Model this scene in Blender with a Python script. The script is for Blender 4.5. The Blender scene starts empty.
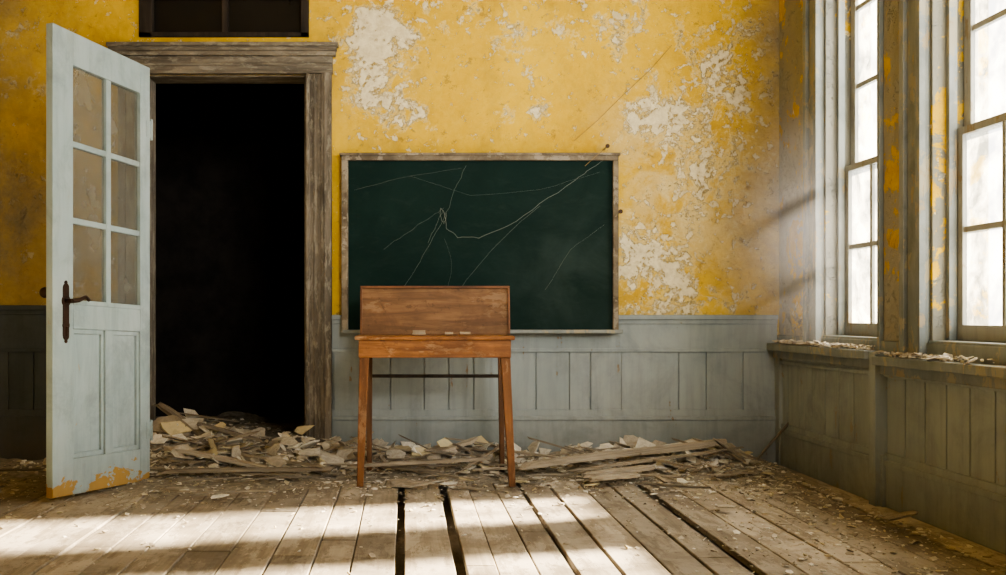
import bpy, bmesh, math, random
from mathutils import Vector, Matrix, noise as mnoise
random.seed(7)
scene=bpy.context.scene
COL=scene.collection
# ---------------------------------------------------------------- helpers
def P(px,py,Y):
    s=(6.5+Y)/6.5
    return Vector(((px-405)/160.0*s, Y, 0.925+(315-py)/160.0*s))

class G:
    def __init__(s,name):
        s.m=bpy.data.materials.new(name); s.m.use_nodes=True
        s.t=s.m.node_tree; s.n=s.t.nodes; s.l=s.t.links
        s.n.clear(); s.out=s.n.new('ShaderNodeOutputMaterial')
        g=s.n.new('ShaderNodeNewGeometry'); s.wpos=g.outputs['Position']
        s.opos=s.n.new('ShaderNodeTexCoord').outputs['Object']
    def put(s,sock,v):
        if isinstance(v,bpy.types.NodeSocket): s.l.new(v,sock)
        else:
            if sock.type=='RGBA' and len(v)==3: v=(*v,1)
            sock.default_value=v
    def noise(s,vec,scale,detail=6,rough=.6,dist=0,w=None):
        n=s.n.new('ShaderNodeTexNoise'); s.put(n.inputs['Vector'],vec)
        n.inputs['Scale'].default_value=scale;n.inputs['Detail'].default_value=detail
        n.inputs['Roughness'].default_value=rough;n.inputs['Distortion'].default_value=dist
        return n.outputs['Fac']
    def mapping(s,vec,scale=(1,1,1),loc=(0,0,0)):
        n=s.n.new('ShaderNodeMapping'); s.put(n.inputs['Vector'],vec)
        n.inputs['Scale'].default_value=scale;n.inputs['Location'].default_value=loc
        return n.outputs['Vector']
    def math(s,op,a,b=0.0,clamp=False):
        n=s.n.new('ShaderNodeMath'); n.operation=op; n.use_clamp=clamp
        s.put(n.inputs[0],a); s.put(n.inputs[1],b); return n.outputs[0]
    def rng(s,v,a,b,c=0.0,d=1.0,smooth=True):
        n=s.n.new('ShaderNodeMapRange'); n.interpolation_type='SMOOTHSTEP' if smooth else 'LINEAR'
        s.put(n.inputs['Value'],v)
        n.inputs['From Min'].default_value=a;n.inputs['From Max'].default_value=b
        n.inputs['To Min'].default_value=c;n.inputs['To Max'].default_value=d
        return n.outputs['Result']
    def mix(s,f,a,b,mode='MIX'):
        n=s.n.new('ShaderNodeMix'); n.data_type='RGBA'; n.blend_type=mode
        s.put(n.inputs[0],f); s.put(n.inputs[6],a); s.put(n.inputs[7],b); return n.outputs[2]
    def blob(s,c,r):
        a=s.n.new('ShaderNodeVectorMath');a.operation='SUBTRACT'
        s.put(a.inputs[0],s.wpos);a.inputs[1].default_value=c
        b=s.n.new('ShaderNodeVectorMath');b.operation='MULTIPLY'
        s.put(b.inputs[0],a.outputs[0]);b.inputs[1].default_value=tuple(0 if q==0 else 1/q for q in r)
        d=s.n.new('ShaderNodeVectorMath');d.operation='LENGTH';s.put(d.inputs[0],b.outputs[0])
        return s.rng(d.outputs['Value'],0,1,1,0)
    def sep(s,v):
        n=s.n.new('ShaderNodeSeparateXYZ');s.put(n.inputs[0],v);return n.outputs
    def attr(s,name):
        n=s.n.new('ShaderNodeAttribute');n.attribute_name=name;return n.outputs['Fac']
    def objrand(s):
        return s.n.new('ShaderNodeObjectInfo').outputs['Random']
    def bsdf(s,col,rough=.8,bump=None,bs=.3,bd=.01,**kw):
        p=s.n.new('ShaderNodeBsdfPrincipled')
        s.put(p.inputs['Base Color'],col); s.put(p.inputs['Roughness'],rough)
        p.inputs['Specular IOR Level'].default_value=kw.get('spec',.3)
        p.inputs['Metallic'].default_value=kw.get('metal',0)
        if bump is not None:
            b=s.n.new('ShaderNodeBump');b.inputs['Strength'].default_value=bs;b.inputs['Distance'].default_value=bd
            s.put(b.inputs['Height'],bump);s.l.new(b.outputs[0],p.inputs['Normal'])
        s.l.new(p.outputs[0],s.out.inputs['Surface']); return p

def plaster_wall(name,base_off,blobs,stain_shade,gray=0.0,pales=(),graycol=(.30,.305,.27),gth=.40):
    g=G(name); v=g.wpos
    nL=g.noise(v,.9,5,.55,.3); nM=g.noise(v,4.0,13,.72,.4); nF=g.noise(v,17,8,.75,.3)
    nX=g.noise(g.mapping(v,(1,1,1),(5,3,9)),1.7,12,.72,.4); nS=g.noise(g.mapping(v,(1,1,1),(2,8,1)),12,8,.72,.3)
    def msum(lst):
        m=None
        for c,r,w in lst:
            b=g.math('MULTIPLY',g.blob(c,r),w); m=b if m is None else g.math('ADD',m,b)
        return m if m is not None else g.math('ADD',0.0,0.0)
    m=msum(blobs)
    pv=g.math('ADD',g.math('MULTIPLY',nM,.60),g.math('MULTIPLY',nX,.40))
    pv=g.math('ADD',pv,g.math('MULTIPLY',g.math('SUBTRACT',nF,.5),.24))
    pv=g.math('ADD',pv,g.math('MULTIPLY',m,.18))
    pv=g.math('ADD',pv,base_off)
    peel1=g.rng(pv,.530,.565)
    peel2=g.rng(pv,.582,.586)
    sm_=g.math('ADD',nS,g.math('MULTIPLY',m,.10)); sm_=g.math('ADD',sm_,g.math('MULTIPLY',g.math('SUBTRACT',nX,.5),.25))
    fl2=g.math('MULTIPLY',g.rng(sm_,.606,.610),.9)
    edge=g.math('MULTIPLY',g.rng(pv,.572,.582),g.rng(pv,.583,.590,1,0))
    y=g.mix(g.rng(nL,.3,.7),(.54,.335,.022),(.72,.485,.042))
    y=g.mix(g.rng(nF,.35,.75,0,.4),y,(.78,.59,.13))
    y=g.mix(g.math('MULTIPLY',g.rng(g.noise(g.mapping(v,(1.2,1.2,.9)),2,10,.70),.45,.68),.6),y,(.36,.225,.032))
    pale=g.mix(g.rng(nF,.3,.7),(.58,.45,.16),(.76,.64,.31))
    bare=g.mix(g.rng(nF,.3,.7),(.58,.51,.32),(.80,.735,.53))
    c=g.mix(g.math('MULTIPLY',peel1,.75),y,pale)
    pm=msum(pales)
    c=g.mix(g.math('MULTIPLY',pm,g.rng(nM,.40,.54,.10,.85),True),c,g.mix(nF,(.54,.43,.19),(.76,.67,.40)))
    c=g.mix(fl2,c,bare)
    c=g.mix(peel2,c,bare)
    c=g.mix(g.math('MULTIPLY',edge,.7),c,(.28,.18,.05))
    f=g.math('MULTIPLY',msum(stain_shade),g.rng(nX,.25,.65,.35,1),True)  # stain tone, also used to paint shade into the wall colour
    c=g.mix(f,c,g.mix(nF,(.12,.10,.06),(.32,.27,.175)))
    fl=g.rng(g.noise(v,9,10,.8,.2),.58,.62)
    c=g.mix(g.math('MULTIPLY',fl,.6),c,(.24,.15,.04))
    if gray: c=g.mix(g.rng(nM,gth,gth+.02,0,gray),c,graycol)
    h=g.math('ADD',g.math('MULTIPLY',g.math('MAXIMUM',peel2,fl2),-1.0),g.math('MULTIPLY',nF,.5))
    g.bsdf(c,.85,h,.9,.016,spec=.2)
    return g.m

def painted_wood(name,col,col2,wear=.0,wood=(.16,.11,.065),grain=(1,1,.12),dirt=.5,yellow=0,obj=False,grime=.4,flake=None):
    g=G(name); v=g.opos if obj else g.wpos
    gv=g.mapping(v,grain)
    nG=g.noise(gv,22,6,.6,.4); nM=g.noise(v,5,10,.70,.5); nL=g.noise(v,1.4,5,.6)
    c=g.mix(g.rng(nL,.3,.7),col,col2)
    c=g.mix(g.rng(nG,.4,.75,0,.35),c,tuple(q*.6 for q in col))
    c=g.mix(g.rng(g.noise(v,3,9,.7,.4),.45,.7,0,grime),c,tuple(q*.45 for q in col))
    if flake:
        c=g.mix(g.rng(g.noise(g.mapping(v,(1,1,.6),(9,2,4)),6,9,.7,.3),.55,.57,0,.9),c,flake)
    pv=g.math('ADD',g.math('MULTIPLY',nM,.6),g.math('MULTIPLY',nG,.4)); pv=g.math('ADD',pv,wear)
    w=g.rng(pv,.60,.62)
    wd=g.mix(nG,tuple(q*.6 for q in wood),tuple(min(1,q*1.9) for q in wood))
    c=g.mix(g.math('MULTIPLY',w,.85),c,wd)
    z=g.sep(g.wpos)[2]
    if yellow:
        f=g.rng(g.math('ADD',g.noise(g.mapping(v,(1,1,1.5),(4,1,2)),5,8,.6,.3),g.rng(z,.03,.22,yellow,-.13)),.60,.615)
        c=g.mix(f,c,(.44,.27,.07))
    dz=g.math('MULTIPLY',g.rng(z,0,.45,1,0),g.rng(nM,.3,.7,.4,1))
    c=g.mix(g.math('MULTIPLY',dz,dirt),c,(.12,.10,.075))
    h=g.math('ADD',g.math('MULTIPLY',w,-.6),g.math('MULTIPLY',nG,.5))
    g.bsdf(c,.65,h,.45,.007,spec=.3)
    return g.m

def raw_wood(name,a,b,grain=(1,1,.1),rand=.3,obj=True,rough=.75,pale=None,scale=18,attr=None,pscale=7,pth=.54,pst=.8,dirty=None,psoft=.04,bs=.45):
    g=G(name); v=g.opos if obj else g.wpos
    gv=g.mapping(v,grain)
    n1=g.noise(gv,scale,8,.65,.8); n2=g.noise(v,4,6,.6)
    c=g.mix(g.rng(n1,.3,.7),a,b)
    c=g.mix(g.rng(n2,.35,.75,0,.5),c,tuple(q*.5 for q in a))
    h=n1
    if pale:
        pg=g.mapping(v,tuple(1 if q==1 else .3 for q in grain))
        pf=g.rng(g.noise(pg,pscale,10,.75,.2),pth,pth+psoft,0,pst)
        c=g.mix(pf,c,pale); h=g.math('ADD',n1,pf)
    if dirty:
        c=g.mix(g.rng(g.noise(v,2.6,10,.72,.3),.47,.62,0,.6),c,dirty)
        c=g.mix(g.rng(g.noise(v,22,8,.75,.3),.57,.64,0,.5),c,tuple(q*.6 for q in dirty))
    r=g.attr(attr) if attr else g.objrand()
    c=g.mix(1.0,c,g.mix(r,(1-rand,)*3,(1,1,1)),'MULTIPLY')
    g.bsdf(c,rough,h,bs,.005,spec=.25)
    return g.m

# ---------------------------------------------------------------- materials
M_back=plaster_wall('yellow_plaster',-.050,
   [((-.22,0,2.62),(.42,0,.50),1.0),((-.15,0,2.2),(.3,0,.35),.75),((1.75,0,1.95),(.80,0,1.0),.64),((1.25,0,2.70),(.6,0,.35),.60),((1.55,0,1.15),(.5,0,.5),.68),
    ((2.05,0,2.5),(.5,0,.7),.50),((.85,0,2.2),(.14,0,.12),.8),((1.9,0,1.05),(.6,0,.35),.5),((-2.3,0,2.0),(.5,0,1.0),.3),((-2.4,0,2.7),(.4,0,.3),.5),((1.5,0,2.2),(.3,0,.3),.4),((.4,0,2.75),(.8,0,.4),.2)],
   [((2.45,0,1.45),(.70,0,1.2),1.2),((2.45,0,2.6),(.55,0,.9),1.1),((-2.55,0,1.6),(1.1,0,1.5),1.1),((1.2,0,.9),(1.3,0,.15),.2),((-2.6,0,2.9),(.9,0,.8),.8)],  # stains, plus painted shade at the right corner and left end
   pales=[((1.75,0,1.60),(.75,0,1.0),.9),((1.4,0,2.1),(.5,0,.5),.3),((-.2,0,2.4),(.45,0,.6),.3)])
M_right=plaster_wall('yellow_plaster_side',.03,[((2.34,-.2,1.5),(0,.5,1.2),.3)],[((2.34,-.1,1.4),(0,.5,1.4),.8),((2.34,-1.5,1.5),(0,.4,2.5),.3)],gray=.88,graycol=(.27,.275,.245),gth=.44)
M_jamb=plaster_wall('flaking_gray_jamb',.02,[],[],gray=.97,graycol=(.22,.23,.215))
M_jamb2=plaster_wall('flaking_yellow_jamb',-.02,[],[],gray=.95,graycol=(.20,.21,.19),gth=.48)
M_plain=plaster_wall('old_plaster',.03,[],[],gray=.35)
M_wain=painted_wood('gray_blue_paint',(.255,.305,.32),(.32,.36,.37),wear=-.01,grain=(1,1,.1),dirt=.5,grime=.4)
M_wain_side=painted_wood('gray_blue_paint_grimy',(.26,.30,.30),(.33,.37,.355),wear=.005,grain=(1,1,.1),dirt=.45,grime=.4,wood=(.21,.18,.13))
M_wain_shade=painted_wood('gray_blue_paint_shaded',(.065,.08,.083),(.09,.105,.11),wear=-.03,dirt=.8)  # shade beside the doorway is put into this darker paint colour
M_case=painted_wood('gray_casing_paint',(.20,.23,.23),(.27,.295,.285),wear=.035,wood=(.24,.20,.13),dirt=.4,grime=.5,flake=(.32,.30,.22))
M_sash=painted_wood('sash_paint',(.30,.31,.29),(.38,.385,.35),wear=.03,dirt=.2,wood=(.2,.16,.1))
M_door=painted_wood('pale_blue_door_paint',(.32,.425,.455),(.41,.50,.52),wear=-.03,wood=(.26,.24,.185),dirt=.3,yellow=.14,grime=.5)
M_trim=raw_wood('weathered_trim',(.085,.075,.06),(.25,.22,.175),obj=False,pale=(.36,.34,.28),rand=0,pscale=26,pth=.50,pst=.5,scale=20,psoft=.10,bs=.45)
M_trimh=raw_wood('weathered_trim_header',(.085,.075,.06),(.26,.23,.18),grain=(.1,1,1),obj=False,pale=(.36,.34,.28),rand=0,pscale=26,pth=.50,pst=.5,scale=20,psoft=.10,bs=.45)
M_cbf=raw_wood('chalkboard_frame_wood',(.10,.08,.055),(.26,.22,.16),grain=(.3,1,.3),obj=False,pale=(.40,.36,.29),rand=0,pscale=30,pth=.53,pst=.55,scale=26)
M_dark=raw_wood('dark_frame_wood',(.015,.012,.01),(.05,.04,.03),obj=False,rand=0)
M_floor=raw_wood('old_floorboards',(.28,.235,.175),(.47,.41,.32),grain=(1,.05,1),obj=False,pale=(.56,.50,.41),rand=.40,attr='tint',scale=30,pscale=5,pth=.48,pst=.6,dirty=(.23,.19,.14),bs=.3)
M_desk=raw_wood('orange_varnished_wood',(.15,.06,.02),(.37,.17,.06),grain=(.1,1,1),rand=0,rough=.45,obj=False,pale=(.42,.26,.14),pscale=9,pth=.54,pst=.6,dirty=(.12,.052,.022),scale=26)
M_deskleg=raw_wood('orange_varnished_leg',(.11,.048,.02),(.28,.13,.05),grain=(1,1,.1),rand=0,rough=.5,obj=False,pale=(.34,.22,.13),pscale=12,pth=.55,pst=.5,dirty=(.09,.042,.02))
M_deskback=raw_wood('dark_leg_wood',(.07,.035,.018),(.17,.085,.04),grain=(1,1,.1),rand=0,rough=.55,obj=False)
M_desklid=raw_wood('brown_lid_wood',(.13,.068,.032),(.27,.15,.07),grain=(.1,1,1),rand=0,rough=.55,obj=False,pale=(.33,.22,.13),pscale=9,pth=.54,pst=.45,dirty=(.11,.056,.027),scale=26)
M_lidrim=raw_wood('dark_rim_wood',(.09,.04,.018),(.22,.10,.04),grain=(.2,1,.2),rand=0,rough=.5,obj=False)
M_iron=G('dark_iron'); M_iron.bsdf(M_iron.mix(M_iron.noise(M_iron.wpos,30),(.02,.013,.01),(.07,.04,.025)),.5,metal=.6); M_iron=M_iron.m
def simple(name,a,b,sc=12,rough=.9,bs=.3):
    g=G(name); n=g.noise(g.opos,sc,8,.65); g.bsdf(g.mix(g.rng(n,.3,.7),a,b),rough,n,bs,.01,spec=.15); return g.m
def chunkmat(name,a,b):
    g=G(name); n=g.noise(g.opos,3,8,.7); c=g.mix(g.rng(n,.35,.65),a,b)
    c=g.mix(g.rng(g.noise(g.opos,1.5,6,.7),.52,.62,0,.45),c,tuple(q*.5 for q in a))
    c=g.mix(1.0,c,g.mix(g.objrand(),(.6,.58,.55),(1,1,1)),'MULTIPLY')
    g.bsdf(c,.9,n,.5,.01,spec=.15); return g.m
M_ch1=chunkmat('broken_plaster',(.58,.55,.48),(.82,.80,.72))
M_ch2=chunkmat('broken_plaster_brown',(.38,.34,.27),(.54,.49,.41))
M_ch3=chunkmat('broken_plaster_yellow',(.58,.52,.36),(.68,.60,.38))
M_lath=raw_wood('splintered_lath',(.25,.21,.155),(.52,.455,.36),grain=(.1,1,1),rand=.5)
M_board_pale=raw_wood('pale_fallen_board',(.34,.29,.22),(.58,.52,.42),grain=(.1,1,1),rand=.2)
M_heap=simple('rubble_dirt',(.18,.16,.125),(.36,.325,.265),24)
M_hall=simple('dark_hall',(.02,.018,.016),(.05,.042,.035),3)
M_chalk=simple('chalk',(.30,.23,.15),(.42,.34,.25))
g=G('blackboard_slate'); n=g.noise(g.wpos,2.2,8,.65,.5); n2=g.noise(g.mapping(g.wpos,(1,1,3)),6,8,.7,.8)
c=g.mix(g.rng(n,.35,.75),(.005,.018,.016),(.009,.027,.024)); c=g.mix(g.rng(n2,.48,.85,0,.25),c,(.05,.07,.06))
c=g.mix(g.math('MULTIPLY',g.math('MULTIPLY',g.blob((1.05,0,1.15),(.65,0,.8)),g.rng(n,.25,.7)),.18),c,(.10,.12,.115))
g.bsdf(c,.7,n2,.05,.002,spec=.1); M_board=g.m
g=G('scratch_line'); g.bsdf((.20,.22,.205),.9); M_scr=g.m
g=G('dusty_window_glass'); n=g.noise(g.wpos,5,7,.65,.3)
t=g.n.new('ShaderNodeBsdfTransparent'); d=g.n.new('ShaderNodeBsdfTranslucent'); d.inputs[0].default_value=(.74,.71,.62,1)
mx=g.n.new('ShaderNodeMixShader'); g.l.new(g.rng(n,.35,.68,.04,.40),mx.inputs[0]); g.l.new(t.outputs[0],mx.inputs[1]); g.l.new(d.outputs[0],mx.inputs[2]); g.l.new(mx.outputs[0],g.out.inputs['Surface']); M_glass=g.m
g=G('grimy_door_glass'); n=g.noise(g.wpos,5,8,.65,.2); n3=g.noise(g.wpos,2,4,.6,.3)
q=g.math('ADD',g.math('MULTIPLY',n,.5),g.math('MULTIPLY',n3,.5))
c=g.mix(g.rng(q,.36,.64),(.21,.215,.19),(.12,.125,.11))
p=g.bsdf(c,.3,spec=.6); g.l.new(g.rng(q,.34,.66,.60,.36),p.inputs['Alpha']); M_dglass=g.m

# ---------------------------------------------------------------- mesh helpers
def bm_box(bm,x0,x1,y0,y1,z0,z1,mi=0):
    vs=[bm.verts.new(q) for q in ((x0,y0,z0),(x1,y0,z0),(x1,y1,z0),(x0,y1,z0),(x0,y0,z1),(x1,y0,z1),(x1,y1,z1),(x0,y1,z1))]
    fs=[bm.faces.new([vs[i] for i in q]) for q in ((0,3,2,1),(4,5,6,7),(0,1,5,4),(1,2,6,5),(2,3,7,6),(3,0,4,7))]
    for f in fs: f.material_index=mi
    return vs
def finish(bm,name,mats,parent=None,bevel=0,kind=None,label=None,category=None,smooth=False,origin=None):
    me=bpy.data.meshes.new(name)
    bmesh.ops.recalc_face_normals(bm,faces=bm.faces)
    if origin is not None:
        bmesh.ops.translate(bm,verts=bm.verts,vec=-Vector(origin))
    bm.to_mesh(me); bm.free()
    for m in (mats if isinstance(mats,(list,tuple)) else [mats]): me.materials.append(m)
    if smooth:
        for p in me.polygons: p.use_smooth=True
    ob=bpy.data.objects.new(name,me); COL.objects.link(ob)
    if origin is not None: ob.location=origin
    if parent is not None:
        ob.parent=parent; ob.matrix_parent_inverse=Matrix.Translation(-parent.location)
    if bevel:
        b=ob.modifiers.new('bevel','BEVEL'); b.width=bevel; b.segments=2; b.limit_method='ANGLE'
    tag(ob,kind,label,category); return ob
def tag(ob,kind=None,label=None,category=None,group=None):
    if kind: ob['kind']=kind
    if label: ob['label']=label
    if category: ob['category']=category
    if group: ob['group']=group
def boxes(name,lst,mat,**kw):
    bm=bmesh.new()
    for b in lst: bm_box(bm,*b)
    return finish(bm,name,mat,**kw)
def empty(name,loc,**kw):
    e=bpy.data.objects.new(name,None); e.location=loc; e.empty_display_size=.1; COL.objects.link(e); tag(e,**kw); return e
def tube(bm,pts,r,seg=8):
    rings=[]
    for i,p in enumerate(pts):
        p=Vector(p); a=Vector(pts[max(i-1,0)]); b=Vector(pts[min(i+1,len(pts)-1)]); d=(b-a).normalized()
        u=d.orthogonal().normalized(); 
        if i and (rings): 
            u=(lastu-d*lastu.dot(d)).normalized()
        lastu=u; w=d.cross(u)
        rr=r[i] if isinstance(r,(list,tuple)) else r
        rings.append([bm.verts.new(p+u*math.cos(t*2*math.pi/seg)*rr+w*math.sin(t*2*math.pi/seg)*rr) for t in range(seg)])
    for a,b in zip(rings,rings[1:]):
        for i in range(seg): bm.faces.new((a[i],a[(i+1)%seg],b[(i+1)%seg],b[i]))
    bm.faces.new(rings[0][::-1]); bm.faces.new(rings[-1])

XR=2.34; XL=-3.2; ZC=3.5; YR=-8.5
DX0,DX1,DZ=-1.62,-.615,2.425
TX0,TX1,TZ0,TZ1=-1.66,-.60,2.66,3.06
# ---------------------------------------------------------------- room shell
boxes('wall_back',[(XL,DX0,0,.2,0,2.66),(DX1,XR+.26,0,.2,0,2.66),(DX0,DX1,0,.2,DZ,2.66),
    (XL,TX0,0,.2,2.66,TZ1),(TX1,XR+.26,0,.2,2.66,TZ1),(XL,XR+.26,0,.2,TZ1,ZC)],M_back,kind='structure',label='peeling yellow plaster wall with doorway')
boxes('wall_left',[(XL-.15,XL,YR,.2,0,ZC)],M_plain,kind='structure',label='old yellow plaster wall')
boxes('wall_rear',[(XL-.15,XR+.26,YR-.15,YR,0,ZC)],M_plain,kind='structure',label='old plaster wall')
boxes('ceiling',[(XL-.15,XR+.26,YR-.15,.2,ZC,ZC+.1)],M_plain,kind='structure',label='old plaster ceiling')
WIN=[(-1.39,-.70),(-2.95,-1.87),(-4.5,-3.6),(-5.9,-5.1)]  # last two are unseen, added for light; second widened out of view likewise
WB,WT=.80,3.10
ps=[]; yy=.0
for (a,b) in WIN:
    ps.append((XR,XR+.26,b,yy,0,ZC)); ps.append((XR,XR+.26,a,b,0,WB)); ps.append((XR,XR+.26,a,b,WT,ZC)); yy=a
ps.append((XR,XR+.26,YR,yy,0,ZC))
boxes('wall_right',ps,M_right,kind='structure',label='peeling plaster wall with tall sash windows')
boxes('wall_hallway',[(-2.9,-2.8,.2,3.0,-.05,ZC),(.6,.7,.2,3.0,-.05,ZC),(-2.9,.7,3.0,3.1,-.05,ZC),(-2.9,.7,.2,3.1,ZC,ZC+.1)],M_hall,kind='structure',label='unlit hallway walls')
# floor planks (one floor) with open gaps
bm=bmesh.new(); tint=bm.faces.layers.float.new('tint_f')
gaps=[(-1.17,.006),(-.02,.036),(.205,.042),(.62,.020),(1.275,.052)]
cut=[XL]+[q for q,_ in gaps]+[XR]
gw={q:w for q,w in gaps}
vals=[]
for a,b in zip(cut,cut[1:]):
    n=max(1,round((b-a)/.165)) if b-a>.3 else 1
    for i in range(n):
        p0=a+(b-a)*i/n+(random.uniform(-.02,.02) if i else 0); vals.append(p0)
        if i and p0 not in gw: gw[p0]=random.choice((.004,.005,.007,.010))
vals.append(XR)
for i in range(len(vals)-1):
    a,b=vals[i],vals[i+1]
    ga=gw.get(a,.006)/2; gb=gw.get(b,.006)/2
    ys=[YR]; y=YR+random.uniform(1,4)
    while y<-.4: ys.append(y); y+=random.uniform(2.2,4.5)
    ys.append(.2)
    for y0,y1 in zip(ys,ys[1:]):
        dz=random.uniform(-.007,0)
        k=len(bm.faces); bm_box(bm,a+ga,b-gb,y0+.002,y1-.002,-.035,dz)
        bm.faces.ensure_lookup_table(); t=random.random()
        for f in list(bm.faces)[k:]: f[tint]=t
for q in range(14): # hall boards
    k=len(bm.faces); bm_box(bm,-2.8+q*.24,-2.565+q*.24,.2,3,-.035,-.002); bm.faces.ensure_lookup_table(); 
    for f in list(bm.faces)[k:]: f[tint]=.2
k=len(bm.faces); bm_box(bm,XL,XR,YR,3,-.12,-.10)
fl=finish(bm,'floor',[M_floor],kind='structure',label='worn gray wooden plank floor with open gaps')
me=fl.data; dst=me.attributes.new('tint','FLOAT','FACE')
for i in range(len(me.polygons)): me.attributes['tint'].data[i].value=me.attributes['tint_f'].data[i].value
b=fl.modifiers.new('bevel','BEVEL'); b.width=.003; b.segments=1

# ---------------------------------------------------------------- wainscot
def beadboard_back(name,x0,x1,top,mat,mid=.706,base=.30,pitch=.155,label='',stiles=()):
    L=[(x0,x1,-.045,0,top-.028,top),(x0,x1,-.030,0,top-.055,top-.028),(x0,x1,-.020,0,mid,top-.055),
       (x0,x1,-.028,0,mid-.012,mid+.012),(x0,x1,-.022,0,base-.01,base+.035)]
    R=random.Random(3); xs=[x0]
    while xs[-1]<x1-pitch*1.5: xs.append(xs[-1]+pitch*R.choice((.85,1,1,1.15,1.35))*(1.1 if xs[-1]>1.3 else 1))
    xs.append(x1)
    for a,b in zip(xs,xs[1:]): L.append((a+.004,b-.004,-.014-R.uniform(0,.003),0,base,mid)); 
    L.append((x0,x1,-.005,0,base,mid))
    for s in stiles: L.append((s-.09,s+.09,-.021,0,base,mid))
    return boxes(name,L,mat,bevel=.003,kind='structure',label=label)
beadboard_back('trim_1',-.456,XR-.02,.925,M_wain,label='gray-blue beadboard wainscot under chair rail',stiles=(1.44,-.35))
boxes('baseboard_back',[(-.456,XR-.02,-.03,0,0,.27),(-.456,XR-.02,-.038,0,.27,.295)],M_wain,bevel=.004,kind='structure',label='gray-blue painted baseboard')
beadboard_back('trim_2',XL,-1.85,.985,M_wain_shade,label='gray-blue wainscot beside the doorway, coloured dark as in shade')
boxes('baseboard_left',[(XL,-1.85,-.03,0,0,.295)],M_wain_shade,bevel=.004,kind='structure',label='gray-blue baseboard coloured dark as in shade')
L=[(XR-.02,XR,YR,0,.64,.72),(XR-.028,XR,YR,0,.625,.645),(XR-.022,XR,YR,0,.225,.26)]
n=46
for i in range(n):
    a=YR+(0-YR)*i/n; b=YR+(0-YR)*(i+1)/n; L.append((XR-.013,XR,a+.004,b-.004,.25,.64))
L.append((XR-.005,XR,YR,0,.25,.64))
for s in (-.05,-3.05,-4.2): L.append((XR-.034,XR,s-.045,s+.045,.0,.74))
L+=[(XR-.070,XR,-1.480,-1.410,.0,.745),(XR-.045,XR,-1.50,-1.39,.0,.25)]
boxes('trim_3',L,M_wain_side,bevel=.003,kind='structure',label='gray-blue beadboard wainscot below windows')
boxes('baseboard_right',[(XR-.028,XR,YR,0,0,.20),(XR-.036,XR,YR,0,.20,.228)],M_wain_side,bevel=.004,kind='structure',label='gray-blue painted baseboard')
L=[]
for i,(a,b) in enumerate([(-1.408,-.03),(-3.2,-1.482),(-4.7,-3.3),(-6.1,-4.8)]):
    d=0 if i==0 else -.022
    L.append((XR-.090,XR,a,b,.706+d,.750+d)); L.append((XR-.05,XR,a,b,.660+d,.706+d))
for (a,b) in WIN: L.append((XR-.01,XR+.13,a,b,.79,.812))
L.append((XR-.015,XR,YR,0,.720,.80))
boxes('trim_4',L,M_case,bevel=.005,kind='structure',label='weathered gray window stool ledge')

# ---------------------------------------------------------------- windows
def window(nm,y0,y1,cols=2):
    e=empty(nm,(XR+.1,(y0+y1)/2,WB),kind='structure',label='tall weathered gray sash window with dusty panes')
    L=[]
    for a,b in ((y1,y1+.21),(y0-.03,y0)):
        w=b-a
        L+= [(XR-.022,XR,a,b,.75,WT+.2)]
        if w>.2:
            L+=[(XR-.050,XR-.02,a,a+.040,.75,WT+.2),(XR-.042,XR-.02,b-.045,b,.75,WT+.2)]
    L.append((XR-.03,XR,y0-.03,y1+.21,WT,WT+.2))
    boxes('window_casing',L,M_case,parent=e,bevel=.004)
    t=.018
    L=[(XR+.0,XR+.25,y1-t,y1,WB,WT),(XR+.0,XR+.25,y0,y0+t,WB,WT),(XR,XR+.25,y0,y1,WT-t,WT),(XR+.08,XR+.27,y0,y1,WB-.01,WB+.012)]
    boxes('window_jamb',L,[M_jamb if nm=='window_1' else M_jamb2],parent=e,bevel=.003)
    boxes('window_stop',[(XR+.06,XR+.097,y1-.045,y1-t,WB,WT),(XR+.06,XR+.097,y0+t,y0+.045,WB,WT)],M_case,parent=e,bevel=.003)
    ya,yb=y0+.022,y1-.022
    def sash(z0,z1,rows,X,top,bot):
        s=.058
        L=[(X,X+.035,ya,ya+s,z0,z1),(X,X+.035,yb-s,yb,z0,z1),(X,X+.035,ya+s,yb-s,z0,z0+bot),(X,X+.035,ya+s,yb-s,z1-top,z1)]
        m=.0135
        for k in range(1,cols):
            ym=ya+s+(yb-ya-2*s)*k/cols; L.append((X+.004,X+.032,ym-m,ym+m,z0+bot,z1-top))
        h=(z1-top-z0-bot)/rows
        for r in range(1,rows): L.append((X+.005,X+.031,ya+s,yb-s,z0+bot+h*r-m,z0+bot+h*r+m))
        ob=boxes('sash',L,M_sash,parent=e,bevel=.003)
        bm=bmesh.new(); h2=X+.018
        vs=[bm.verts.new(q) for q in ((h2,ya+s,z0+bot),(h2,yb-s,z0+bot),(h2,yb-s,z1-top),(h2,ya+s,z1-top))]
        bm.faces.new(vs); finish(bm,'glass_panes',M_glass,parent=e)
    sash(WB+.012,1.75,2,XR+.100,.035,.07)
    sash(1.715,WT-.02,3,XR+.136,.04,.035)
for i,(a,b) in enumerate(WIN): window('window_%d'%(i+1),a,b,3 if i else 2)

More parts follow.
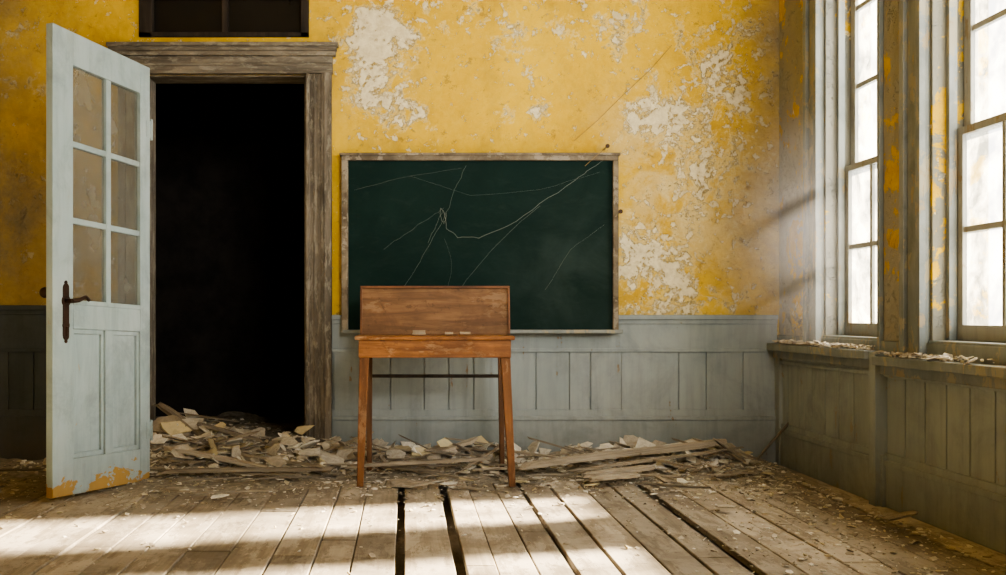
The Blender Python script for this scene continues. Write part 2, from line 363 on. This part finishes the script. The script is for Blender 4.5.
# ---------------------------------------------------------------- doorway trim, transom
L=[]
for a,b,s in ((DX1,-.456,1),(-1.78,DX0,-1)):
    L.append((a,b,-.035,0,0,DZ+.0))
    if s==1: L+=[(a,a+.022,-.054,-.03,0,DZ),(b-.045,b,-.072,-.03,0,DZ),(b-.065,b-.045,-.054,-.03,0,DZ),(a+.045,a+.058,-.046,-.03,0,DZ),(a+.072,a+.082,-.042,-.03,0,DZ)]
    else: L+=[(a,a+.045,-.062,-.03,0,DZ),(b-.02,b,-.05,-.03,0,DZ)]
L+=[(DX0-.0,DX0+.015,.0,.2,0,DZ),(DX1-.015,DX1,.0,.2,0,DZ)]
boxes('trim_5',L,M_trim,bevel=.004,kind='structure',label='weathered peeling wood door casing')
L=[(-1.81,-.45,-.04,0,DZ,DZ+.11),(-1.82,-.43,-.058,-.0,DZ+.11,DZ+.14),(-1.84,-.425,-.066,0,DZ+.14,DZ+.165),(-1.85,-.415,-.076,0,DZ+.165,DZ+.19),(-1.81,-.45,-.050,-.03,DZ+.0,DZ+.02),(-1.81,-.45,-.048,-.03,DZ+.05,DZ+.068),
   (DX0,DX1,0,.2,DZ-.01,DZ)]
boxes('trim_6',L,M_trimh,bevel=.005,kind='structure',label='moulded weathered wood door head')
e=empty('window_5',((TX0+TX1)/2,0,TZ0),kind='structure',label='dark transom window above the doorway')
xm=(TX0+TX1)/2
boxes('transom_frame',[(TX0,TX0+.08,-.02,.1,TZ0,TZ1),(TX1-.05,TX1,-.02,.1,TZ0,TZ1),(TX0,TX1,-.02,.1,TZ0,TZ0+.03),(TX0,TX1,-.02,.1,TZ1-.05,TZ1),(xm-.02,xm+.02,.02,.07,TZ0,TZ1)],M_dark,parent=e,bevel=.004)
g=G('black_transom_glass'); g.bsdf(g.mix(g.noise(g.wpos,4),(.006,.006,.006),(.015,.014,.012)),.25,spec=.3)
boxes('glass_panes',[(TX0+.05,TX1-.03,.05,.055,TZ0+.03,TZ1-.03)],g.m,parent=e)

# ---------------------------------------------------------------- door leaf
HB=Vector((-1.423,-.70,.006)); HT=Vector((-1.423,-.70,2.303)); FB=Vector((-1.725,-1.41,.026)); FT=Vector((-1.725,-1.41,2.357))
nrm=Vector((-(FB-HB).y,(FB-HB).x,0)).normalized()
if (Vector((0,-6.5,.9))-HB).dot(nrm)<0: nrm=-nrm
def D(u,v,w):
    b=FB.lerp(HB,u); t=FT.lerp(HT,u); return b.lerp(t,v)+nrm*w
def dbox(bm,u0,u1,v0,v1,w0,w1):
    vs=[bm.verts.new(D(u,v,w)) for (u,v,w) in ((u0,v0,w0),(u1,v0,w0),(u1,v0,w1),(u0,v0,w1),(u0,v1,w0),(u1,v1,w0),(u1,v1,w1),(u0,v1,w1))]
    for q in ((0,3,2,1),(4,5,6,7),(0,1,5,4),(1,2,6,5),(2,3,7,6),(3,0,4,7)): bm.faces.new([vs[i] for i in q])
e=empty('door_1',(HB.x,HB.y,0),kind='structure',label='open pale blue paneled door with glazed upper half')
bm=bmesh.new(); T=-.042
def vv(y): return (499-y)/477.0
cols=[(.19,.51),(.59,.89)]
dbox(bm,0,.19,0,1,T,0); dbox(bm,.89,1,0,1,T,0)
dbox(bm,.19,.89,vv(56),1,T,0); dbox(bm,.19,.89,vv(328),vv(300),T,0); dbox(bm,.19,.89,0,vv(462),T,0)
dbox(bm,.51,.59,vv(462),vv(328),T,0); 
dbox(bm,.525,.575,vv(300),vv(56),T+.005,-.004)
for z in (216,137): dbox(bm,.19,.89,vv(z+3),vv(z-3),T+.006,-.006)
for a,b in cols:
    dbox(bm,a,b,vv(462),vv(328),T+.010,-.026)
    for q in ((a,a+.025,vv(462),vv(328)),(b-.025,b,vv(462),vv(328)),(a,b,vv(462),vv(457)),(a,b,vv(333),vv(328))): dbox(bm,*q,T+.004,-.011)
dbox(bm,.19,.89,vv(303),vv(298),T,.006)
finish(bm,'door_leaf',M_door,parent=e,bevel=.003)
bm=bmesh.new(); dbox(bm,.185,.895,vv(300),vv(56),-.024,-.020); finish(bm,'glass_panes',M_dglass,parent=e,label='grimy dusty glass')
bm=bmesh.new()
dbox(bm,.090,.145,vv(336),vv(286),0,.006)
for yy_,r_ in ((336,.020),(286,.020),(300,.030),(325,.024)):
    tube(bm,[D(.1175,vv(yy_),.0),D(.1175,vv(yy_),.007)],r_,14)
for yy_ in (341,281): tube(bm,[D(.1175,vv(yy_),.0),D(.1175,vv(yy_),.006)],.010,10)
tube(bm,[D(.115,vv(300),.004),D(.115,vv(300),.045)],.012)
tube(bm,[D(.115,vv(300),.045),D(.16,vv(299),.055),D(.23,vv(295),.052),D(.27,vv(298),.048)],[.012,.011,.010,.009])
tube(bm,[D(.118,vv(336),.006),D(.118,vv(326),.010)],.007)
finish(bm,'door_handle',M_iron,parent=e,label='dark iron lever handle and plate',smooth=False,bevel=.0015)
bm=bmesh.new(); tube(bm,[D(.05,vv(292),T),D(.05,vv(292),T-.03)],.012); 
q=D(.05,vv(292),T-.040); bmesh.ops.create_uvsphere(bm,u_segments=16,v_segments=10,radius=.028,matrix=Matrix.Translation(q))
finish(bm,'door_knob',M_iron,parent=e,smooth=True,label='dark round knob')
for v in (.12,.85):
    bm=bmesh.new()
    tube(bm,[D(1.01,v-.025,.004),D(1.01,v+.025,.004)],.008); dbox(bm,.96,1.005,v-.02,v+.02,0,.003)
    finish(bm,'door_hinge',M_door,parent=e)

# ---------------------------------------------------------------- chalkboard
e=empty('chalkboard',(.47,-.02,.81),label='dark green chalkboard in weathered wood frame on yellow wall',category='chalkboard')
X0,X1,Z0,Z1=-.393,1.318,.822,1.915
Q=.035
boxes('chalkboard_frame',[(X0,X1,-.055-Q,-.0,Z1-.036,Z1),(X0,X0+.036,-.055-Q,-.0,Z0,Z1-.036),(X1-.034,X1,-.055-Q,-.0,Z0,Z1-.036),
   (X0-.012,X1+.012,-.066-Q,-.0,Z1-.006,Z1+.010),(X0+.032,X0+.042,-.048-Q,0,Z0,Z1-.03)],M_cbf,parent=e,bevel=.004)
boxes('writing_surface',[(X0+.03,X1-.03,-.030-Q,-.012-Q,Z0+.010,Z1-.03)],M_board,parent=e)
boxes('chalk_tray',[(X0,X1,-.05-Q,-.0-Q,Z0-.008,Z0+.012),(X0+.01,X1+.02,-.085-Q,-.05-Q,Z0-.010,Z0+.004),(X0+.01,X1+.02,-.09-Q,-.082-Q,Z0-.010,Z0+.012)],M_case,parent=e,bevel=.003,label='narrow gray chalk ledge')
bm=bmesh.new()
def pl(pts,r=.0014,Y=-.0308-Q):
    out=[]
    for i,(a,b) in enumerate(zip(pts,pts[1:])):
        for k in range(4):
            t=k/4; out.append(P(a[0]+(b[0]-a[0])*t+random.uniform(-.8,.8),a[1]+(b[1]-a[1])*t+random.uniform(-.8,.8),Y))
    out.append(P(pts[-1][0],pts[-1][1],Y)); tube(bm,out,r*.42,5)
pl([(604,160),(592,168),(575,180),(540,204),(508,226),(478,238),(458,237),(447,229),(443,210)],.0032)
pl([(540,206),(515,226),(490,252),(470,275),(452,300)],.0016)
pl([(466,166),(455,190),(447,212),(433,238),(420,262),(402,290)],.0018)
pl([(443,210),(436,225),(428,243)],.0018)
pl([(441,208),(447,216),(444,224),(440,216),(441,208)],.0026)
pl([(383,250),(405,234),(432,216),(444,208)],.0014)
pl([(410,176),(470,196),(540,190),(600,172)],.0009)
pl([(355,190),(400,178),(462,168)],.0009)
pl([(604,225),(570,250),(545,290)],.0010)
pl([(445,238),(452,262),(448,290)],.0009)
finish(bm,'scratch',M_scr,parent=e,label='thin pale scratches across the slate')
def nail(px,py,lab):
    bm=bmesh.new(); c=P(px,py,-.06); tube(bm,[c+Vector((0,.06,0)),c+Vector((0,-.05,.004))],.005); tube(bm,[c+Vector((0,-.05,.004)),c+Vector((0,-.056,.004))],.014)
    finish(bm,'nail',M_iron,label=lab,category='nail',origin=c)
nail(606,148,'dark iron nail above the chalkboard corner'); nail(619,213,'dark iron nail beside the chalkboard frame')
bm=bmesh.new()
tube(bm,[P(606,148,-.11),P(596,156,-.115),P(585,166,-.11)],.0022,6)
tube(bm,[P(672,45,-.004),P(650,70,-.006),P(620,98,-.005),P(598,120,-.006),P(574,141,-.004)],.0020,6)  # wall crack, modelled as a thin raised tube
finish(bm,'wire_crack',simple('dull_wire_crack',(.22,.15,.06),(.32,.24,.12)),label='slanting crack in yellow wall drawn as thin tube, with string at nail',category='wire_crack')

# ---------------------------------------------------------------- desk
e=empty('school_desk',(.16,-.68,0),label='old orange wooden school desk with lid raised',category='desk')
YF,YB=-.915,-.46
xa,xb=-.262,.582
boxes('desktop',[(xa-.008,xb+.008,YF-.012,YB,.790,.812)],M_desk,parent=e,bevel=.005)
boxes('apron',[(xa+.012,xb-.012,YF,YF+.022,.695,.790),(xa+.012,xa+.034,YF+.022,YB-.02,.70,.790),(xb-.034,xb-.012,YF+.022,YB-.02,.70,.790),(xa+.012,xb-.012,YB-.04,YB-.02,.70,.790)],M_desk,parent=e,bevel=.003)
bm=bmesh.new()
bm_box(bm,xa+.012,xb+.016,-.008,.010,.812,1.084)
for v in bm.verts: v.co.y+= YB-.02+(v.co.z-.812)*.12
lid=finish(bm,'lid',M_desklid,parent=e,bevel=.002,label='raised brown wooden lid panel')
bm=bmesh.new()
bm_box(bm,xa+.002,xb+.026,-.020,.014,1.080,1.094); bm_box(bm,xa+.002,xa+.014,-.020,.012,.812,1.08); bm_box(bm,xb+.014,xb+.026,-.020,.012,.812,1.08)
for v in bm.verts: v.co.y+= YB-.02+(v.co.z-.812)*.12
finish(bm,'lid_rim',M_lidrim,parent=e,bevel=.002,label='thin dark raised edging')
def leg(top,bot,w0,w1,mat=None):
    bm=bmesh.new(); a=[]; 
    for (c,w,z) in ((bot,w1,0),(Vector(bot).lerp(Vector(top),.75),(w0*.9),0),(top,w0,0)):
        c=Vector(c); a.append([bm.verts.new(c+Vector((sx*w/2,sy*w/2,0))) for sx,sy in ((-1,-1),(1,-1),(1,1),(-1,1))])
    for p,q in zip(a,a[1:]):
        for i in range(4): bm.faces.new((p[i],p[(i+1)%4],q[(i+1)%4],q[i]))
    bm.faces.new(a[0][::-1]); bm.faces.new(a[-1]); finish(bm,'leg',mat or M_deskleg,parent=e,bevel=.004)
leg((xa+.045,YF+.045,.79),(xa+.020,YF+.015,0),.055,.036)
leg((xb-.045,YF+.045,.79),(xb-.005,YF+.015,0),.055,.036)
leg((xa+.055,YB-.045,.79),(xa+.055,YB-.02,0),.040,.03,M_deskback)
leg((xb-.030,YB-.045,.79),(xb-.020,YB-.02,0),.036,.028,M_deskback)
boxes('crossbar',[(xa+.05,xb-.03,YB-.045,YB-.028,.563,.582)],M_dark,parent=e,bevel=.003,label='dark thin rear stretcher')
for i,(px,w,h) in enumerate(((419,.075,.026),(449,.045,.016),(465,.060,.018))):
    bm=bmesh.new(); c=P(px,334,-.62); c.z=.813
    if i==0: bm_box(bm,c.x-w/2,c.x+w/2,c.y-.02,c.y+.02,c.z,c.z+h*.5,0); bm_box(bm,c.x-w/2+.002,c.x+w/2-.002,c.y-.018,c.y+.018,c.z+h*.5,c.z+h,0)
    else: tube(bm,[(c.x-w/2,c.y,c.z+h/2),(c.x+w/2,c.y+.008*i,c.z+h/2)],h/2,10)
    finish(bm,['chalkboard_eraser','chalk_stick','chalk_stick'][i],M_chalk,label=['dusty felt chalkboard eraser on the desk','stub of pale chalk on the desk','stub of pale chalk on the desk'][i],category=['eraser','chalk','chalk'][i],bevel=.003 if i==0 else 0,origin=c)

# ---------------------------------------------------------------- rubble
def hgt(x,y):
    h=0
    if -.75<x<2.25 and y<0:
        A=.055+.06*max(0,mnoise.noise(Vector((x*2.1,3.3,0)))+.45)
        if x>1.8: A*=max(.3,1-(x-1.8)/.55)
        w=.66; t=max(0,min(1,(y+w+.14)/w)); h+=A*t*t*(3-2*t)
    dx=(x+1.45)/.36; dy=(y+.02)/(.48 if y<0 else .9)
    h+=.225*math.exp(-dx*dx-dy*dy)
    dx=(x+.90)/.42; dy=(y+.15)/(.5 if y<-.15 else 1.0)
    h+=.075*math.exp(-dx*dx-dy*dy)
    if y>.2: h+=.10*min(1,(y-.2)/.6)*(.6+.8*mnoise.noise(Vector((x*2.5,y*2.5,7))))*max(.15,min(1,(-.3-x)/1.0))
    if x<-1.6 and y<0: h+=.05*math.exp(-((y+.2)/.3)**2)
    h+=.035*mnoise.noise(Vector((x*6,y*6,1)))*min(1,max(h,0)*15)
    return h-.006
bm=bmesh.new(); nx,ny=260,150; gx0,gx1,gy0,gy1=-2.75,2.30,-1.15,2.2
V={}
for i in range(nx+1):
    for j in range(ny+1):
        x=gx0+(gx1-gx0)*i/nx; y=gy0+(gy1-gy0)*j/ny
        if -.035<y<.2 and not (DX0+.03<x<DX1-.03): continue
        if y>.2 and x>.55: continue
        h=hgt(x,y)+ .010*mnoise.noise(Vector((x*22,y*22,4)))*min(1,max(0,hgt(x,y))*20)
        V[i,j]=bm.verts.new((x,y,h))
for i in range(nx):
    for j in range(ny):
        q=[V.get(k) for k in ((i,j),(i+1,j),(i+1,j+1),(i,j+1))]
        if all(q) and max(v.co.z for v in q)>-.004: bm.faces.new(q)
for v in [v for v in bm.verts if not v.link_faces]: bm.verts.remove(v)
finish(bm,'rubble_heap',M_heap,kind='stuff',label='low heap of crumbled plaster dust and dirt',category='rubble',smooth=True)

def flake_pts():
    n=random.choice((4,5,5,6,6,7)); th=random.uniform(.02,.06); out=[]
    for k in range(n):
        a=2*math.pi*(k+random.uniform(-.38,.38))/n; rr=random.uniform(.5,1.15)
        out.append((math.cos(a)*rr,math.sin(a)*rr*.72))
    return out,th
def chunk_mesh(mat):
    bm=bmesh.new(); pts,th=flake_pts(); n=len(pts)
    bot=[bm.verts.new((x*random.uniform(.85,1),y*random.uniform(.85,1),-th)) for x,y in pts]; top=[bm.verts.new((x*random.uniform(.88,1),y*random.uniform(.88,1),th+random.uniform(-.02,.03))) for x,y in pts]
    bm.faces.new(bot[::-1]); ct=bm.verts.new((random.uniform(-.1,.1),random.uniform(-.1,.1),th+random.uniform(-.02,.05)))
    for k in range(n): bm.faces.new((top[k],top[(k+1)%n],ct))
    for k in range(n): bm.faces.new((bot[k],bot[(k+1)%n],top[(k+1)%n],top[k]))
    bmesh.ops.recalc_face_normals(bm,faces=bm.faces)
    me=bpy.data.meshes.new('plaster_chunk'); bm.to_mesh(me); bm.free(); me.materials.append(mat); return me
CH=[chunk_mesh([M_ch1,M_ch1,M_ch2,M_ch1,M_ch1,M_ch3,M_ch1][i%7]) for i in range(35)]
def lath_mesh(mat):
    bm=bmesh.new(); n=8; w=.5; th=.5; rings=[]
    for k in range(n+1):
        x=-.5+k/n; tp=1 if 0<k<n else random.uniform(.25,.8)
        rings.append([bm.verts.new((x+ (random.uniform(-.05,.05) if k in (0,n) else 0),sy*w*random.uniform(.8,1)*tp,sz*th+(.6*math.sin(k*.7))*.3)) for sy,sz in ((-1,-1),(1,-1),(1,1),(-1,1))])
    for a,b in zip(rings,rings[1:]):
        for i in range(4): bm.faces.new((a[i],a[(i+1)%4],b[(i+1)%4],b[i]))
    bm.faces.new(rings[0][::-1]); bm.faces.new(rings[-1]); bmesh.ops.recalc_face_normals(bm,faces=bm.faces)
    me=bpy.data.meshes.new('wood_lath'); bm.to_mesh(me); bm.free(); me.materials.append(mat); return me
LA=[lath_mesh(M_lath) for _ in range(8)]; LP=[lath_mesh(M_board_pale) for _ in range(6)]
def place(mesh,name,loc,rot,scale,label,cat,group):
    ob=bpy.data.objects.new(name,mesh); ob.location=loc; ob.rotation_euler=rot; ob.scale=scale
    COL.objects.link(ob); tag(ob,None,label,cat,group); return ob
def samp():
    r=random.random()
    if r<.30:
        x=random.gauss(-1.10,.42); y=random.gauss(-.32,.32)
        if x<-1.7 or x>-.3 or y>.9: return samp()
        if y>-.10 and not(-1.5<x<-.75): return samp()
    elif r<.92:
        x=random.uniform(-.5,2.1); y=-.10-abs(random.gauss(0,.38))
        if y<-1.15:return samp()
    elif r<.96:
        x=random.uniform(-2.4,2.1); y=-random.uniform(.2,1.3)
    else:
        x=random.uniform(1.5,2.2); y=-random.uniform(.1,2.6)
    return x,y
labs={M_ch1:'pale broken plaster chunk lying in rubble',M_ch2:'brown dirty plaster chunk lying in rubble',M_ch3:'plaster chunk with yellow paint in rubble'}
for i in range(299):
    x,y=samp(); h=max(0,hgt(x,y)); s=random.uniform(.05,.095)*(1.0 if h>.04 else .6)
    if h>.04 and random.random()<.18: s*=1.45
    mi=random.choice(CH)
    x=min(x,2.12)
    if -.15<y<.25 and not(-1.42<x<-.78): y=-.15
    if h>.03: rx,ry,rz=random.gauss(.45,.26),random.gauss(0,.26),random.gauss(0,.8)
    else: rx,ry,rz=random.gauss(0,.05),random.gauss(0,.05),random.uniform(0,6.28)
    place(mi,'plaster_chunk',(x,y,h+.022+s*(.04+ .40*min(1,abs(math.sin(rx))+abs(math.sin(ry))))),(rx,ry,rz),(s,s,s*random.uniform(.7,1.2)),labs[mi.materials[0]],'plaster chunk','broken plaster on the floor')
for i in range(95):
    x,y=samp(); 
    if y>-.3: y-=.12
    if x>1.4 and y<-.8: x=random.uniform(-.4,1.8); y=-random.uniform(.3,.75)
    L=random.uniform(.14,.46); a=random.gauss(0,.75)
    x=max(-1.3 if y>-.5 else -2.2,min(1.9,x)); 
    h=max(0,hgt(x,y)); t=.18 if h>.03 else .01
    ry=random.gauss(0,t)
    if y>-.3: a*=.3
    place(random.choice(LA),'wood_lath',(x,y,h+.034+abs(math.sin(ry))*L*.4),(random.gauss(0,.2),ry,a),(L,random.uniform(.014,.03),random.uniform(.006,.011)),'broken gray-brown wooden lath strip in rubble','wood strip','splintered laths on the floor')
def plank(p,q,w,t,label='long splintered board lying on the rubble',pale=False):
    p=Vector(p);q=Vector(q); d=q-p; ob=place(random.choice(LP if pale else LA),'wood_plank',(p+q)/2,(0,0,0),(d.length,w,t),label,'wood plank','fallen boards on the floor')
    X=d.normalized(); Yv=Vector((0,0,1)).cross(X).normalized(); Z=X.cross(Yv)
    ob.rotation_euler=Matrix((X,Yv,Z)).transposed().to_euler(); return ob
plank(P(527,466,-.62),P(724,441,-.32),.075,.034,'long pale splintered board lying on the rubble',True)
plank(P(575,471,-.70),P(722,450,-.42),.035,.014)
plank(P(583,476,-.80),P(655,466,-.66),.09,.018,'short pale board lying on the rubble',True)
plank(P(345,467,-.70),P(488,458,-.55),.045,.018)
plank(P(420,460,-.45),P(475,439,-.25),.06,.018,'short pale board lying on the rubble',True)
plank(P(500,450,-.35),P(590,462,-.55),.03,.010)
plank(P(640,458,-.5),P(700,468,-.75),.03,.010)
plank(P(152,432,-.16),P(255,460,-.42),.09,.026,'long pale splintered board lying on the rubble',True)
plank(P(160,472,-.75),P(330,468,-.70),.05,.020)
plank(P(165,448,-.5),P(290,472,-.66),.06,.020,'long pale splintered board lying on the rubble',True)
plank(P(158,404,.1),P(218,447,-.30),.07,.022)
plank(P(180,420,.0),P(262,440,-.05),.05,.018)
plank(P(230,453,-.35),P(320,466,-.75),.03,.012)
plank(P(165,489,-.98),P(232,496,-1.06),.09,.016,'short pale board lying on the floor',True)
plank(P(105,503,-1.18),P(180,497,-1.12),.05,.012)
plank(P(386,484,-.93),P(428,484,-.93),.08,.033,'short thick block of wood on the floor')
plank(P(455,487,-.98),P(520,494,-1.05),.03,.01)
plank(P(590,480,-.88),P(640,474,-.84),.08,.016,'short pale board lying on the floor',True)
plank(P(757,460,-.50),P(795,416,-.12),.012,.012,'thin stick leaning in the wall corner')
plank(P(884,520,-2.05),P(915,512,-1.95),.06,.008,'flat splinter lying by the wall')
bm=bmesh.new()
for i in range(1700):
    x,y=samp(); h=max(0,hgt(x,y)); s=random.uniform(.018,.055)*(1 if h>.03 else .5)
    if h<.012 and random.random()<.4: continue
    x=min(x,2.2)
    if -.10<y<.25 and not(-1.45<x<-.76): y=-.10
    if h>.03: R=Matrix.Rotation(random.gauss(0,1.0),3,'Z')@Matrix.Rotation(random.gauss(0,.3),3,'Y')@Matrix.Rotation(random.gauss(.45,.3),3,'X')
    else: R=Matrix.Rotation(random.uniform(0,6.28),3,'Z')@Matrix.Rotation(random.gauss(0,.08),3,'X')
    c=Vector((x,y,h+.010+s*random.uniform(.05,.3 if h>.03 else .08))); pts,th=flake_pts(); n=len(pts); mi=random.choice((0,0,0,0,1,1,2)); el=random.choice((1,1,1,.4))
    B=[bm.verts.new(c+R@Vector((a*s,b*s*el,-th*s))) for a,b in pts]; T2=[bm.verts.new(c+R@Vector((a*s*.95,b*s*.95*el,th*s))) for a,b in pts]
    fs=[bm.faces.new(B[::-1]),bm.faces.new(T2)]+[bm.faces.new((B[k],B[(k+1)%n],T2[(k+1)%n],T2[k])) for k in range(n)]
    for f in fs: f.material_index=mi
def simplew(name,a,b,sc):
    g=G(name); n=g.noise(g.wpos,sc,8,.7); g.bsdf(g.mix(g.rng(n,.35,.65),a,b),.9,n,.3,.006,spec=.15); return g.m
ms=[simplew('crumb_pale',(.46,.43,.37),(.82,.79,.72),11),simplew('crumb_brown',(.27,.23,.175),(.48,.43,.35),11),simplew('crumb_yellow',(.48,.42,.29),(.64,.57,.40),11)]
finish(bm,'plaster_flakes',ms,kind='stuff',label='dense layer of thin jagged plaster flakes',category='rubble')
bm=bmesh.new()
def bit(x,y,h,s,el,mi,th,tl=.5):
    a=random.uniform(0,6.28); R=Matrix.Rotation(a,3,'Z')@Matrix.Rotation(random.gauss(0,tl),3,'X')
    n=random.choice((3,4,5)); c=Vector((x,y,h+th*.7))
    B=[bm.verts.new(c+R@Vector((math.cos(k*6.283/n)*s,math.sin(k*6.283/n)*s*el,-th/2))) for k in range(n)]
    T2=[bm.verts.new(c+R@Vector((math.cos(k*6.283/n)*s*.9,math.sin(k*6.283/n)*s*el*.9,th/2))) for k in range(n)]
    fs=[bm.faces.new(B[::-1]),bm.faces.new(T2)]+[bm.faces.new((B[k],B[(k+1)%n],T2[(k+1)%n],T2[k])) for k in range(n)]
    for f in fs: f.material_index=mi
for i in range(9000):
    r=random.random()
    if r<.36: x,y=samp()
    elif r<.74: x=random.uniform(-2.4,2.2); y=-.2-abs(random.gauss(0,.8))
    elif r<.79: x=random.uniform(-1.5,-.7); y=random.uniform(0,1.8)
    else: x=2.26-abs(random.gauss(0,.55)); y=-random.uniform(.1,3.4)
    if x>2.26 or (-.05<y<.22 and not(-1.5<x<-.7)): continue
    h=max(0,hgt(x,y)); s=random.uniform(.004,.018)*(1.2 if h>.02 else random.choice((.5,.5,.6,1.1)))
    bit(x,y,h,s,random.choice((1,1,.7,.5,.3)),random.choice((0,0,1,1,1,2)),s*random.uniform(.12,.35))
finish(bm,'plaster_crumbs',ms,kind='stuff',label='countless small plaster crumbs and paint flakes',category='debris')
bm=bmesh.new()
for i in range(620):
    y=random.choice((random.gauss(-.95,.22),random.gauss(-1.9,.25),random.uniform(-1.40,-.1)))
    if not (-2.7<y<-.06) or -1.50<y<-1.39: continue
    x=XR-.018-random.uniform(.0,.06); s=random.choice((.006,.01,.014,.022,.034))*random.uniform(.6,1.1)
    bit(x,y,(.752 if y>-1.43 else .730)+random.uniform(0,.018),s*.8,random.choice((1,.6,.3)),random.choice((0,0,1,2)),.005,.5)
finish(bm,'paint_flakes',ms,kind='stuff',label='paint flakes piled along the window ledge',category='debris')

# ---------------------------------------------------------------- dust in the air by the window
g=G('dust_haze'); 
nz=g.noise(g.mapping(g.wpos,(.7,1,1.4)),1.6,2,.5,.5)
f=g.math('MULTIPLY',g.rng(nz,.25,.70,.30,1),g.blob((2.36,-.80,1.30),(.90,.72,.95)))
vs=g.n.new('ShaderNodeVolumeScatter'); g.l.new(g.math('MULTIPLY',f,.36),vs.inputs['Density']); vs.inputs['Color'].default_value=(.97,.97,1,1)
g.l.new(vs.outputs[0],g.out.inputs['Volume'])
boxes('dust_haze',[(1.42,XR-.095,-1.5,-.11,.78,2.30)],g.m,kind='stuff',label='soft drifting dust haze in window light',category='dust')

# ---------------------------------------------------------------- light
w=bpy.data.worlds.new('w'); scene.world=w; w.use_nodes=True
bgn=w.node_tree.nodes['Background']; bgn.inputs[0].default_value=(1,.99,.97,1); bgn.inputs[1].default_value=3.6
s=bpy.data.lights.new('sun','SUN'); s.energy=98; s.angle=math.radians(4.2); s.color=(1,.85,.64)
so=bpy.data.objects.new('sun',s); COL.objects.link(so)
so.rotation_euler=Vector((-1,-.27,-.555)).to_track_quat('-Z','Y').to_euler(); so.location=(6,2,5)
for i,(a,b) in enumerate(WIN):
    l=bpy.data.lights.new('sky_light','AREA'); l.shape='RECTANGLE'; l.size=2.2; l.size_y=b-a; l.energy=(38,42,24,24)[i]; l.color=(.97,.98,1)
    o=bpy.data.objects.new('sky_light',l); COL.objects.link(o); o.location=(XR+.45,(a+b)/2,(WB+WT)/2); o.rotation_euler=(0,math.radians(90),0)
l=bpy.data.lights.new('fill_light','AREA'); l.shape='RECTANGLE'; l.size=1.2; l.size_y=1.2; l.energy=34; l.color=(1,.96,.89)  # added fill behind the camera, no actual lamp in the room
o=bpy.data.objects.new('fill_light',l); COL.objects.link(o); o.location=(1.3,-6.6,2.6); o.rotation_euler=(math.radians(90),0,math.radians(8))
l.spread=math.radians(64)
# ---------------------------------------------------------------- camera
c=bpy.data.cameras.new('cam'); c.sensor_width=36; c.lens=37.2; c.shift_x=.0974; c.shift_y=.0273
co=bpy.data.objects.new('cam',c); COL.objects.link(co); co.location=(0,-6.5,.925); co.rotation_euler=(math.radians(90),0,0); scene.camera=co
scene.view_settings.view_transform='AgX'
try: scene.view_settings.look='AgX - Medium High Contrast'
except Exception: pass
scene.view_settings.exposure=-.08
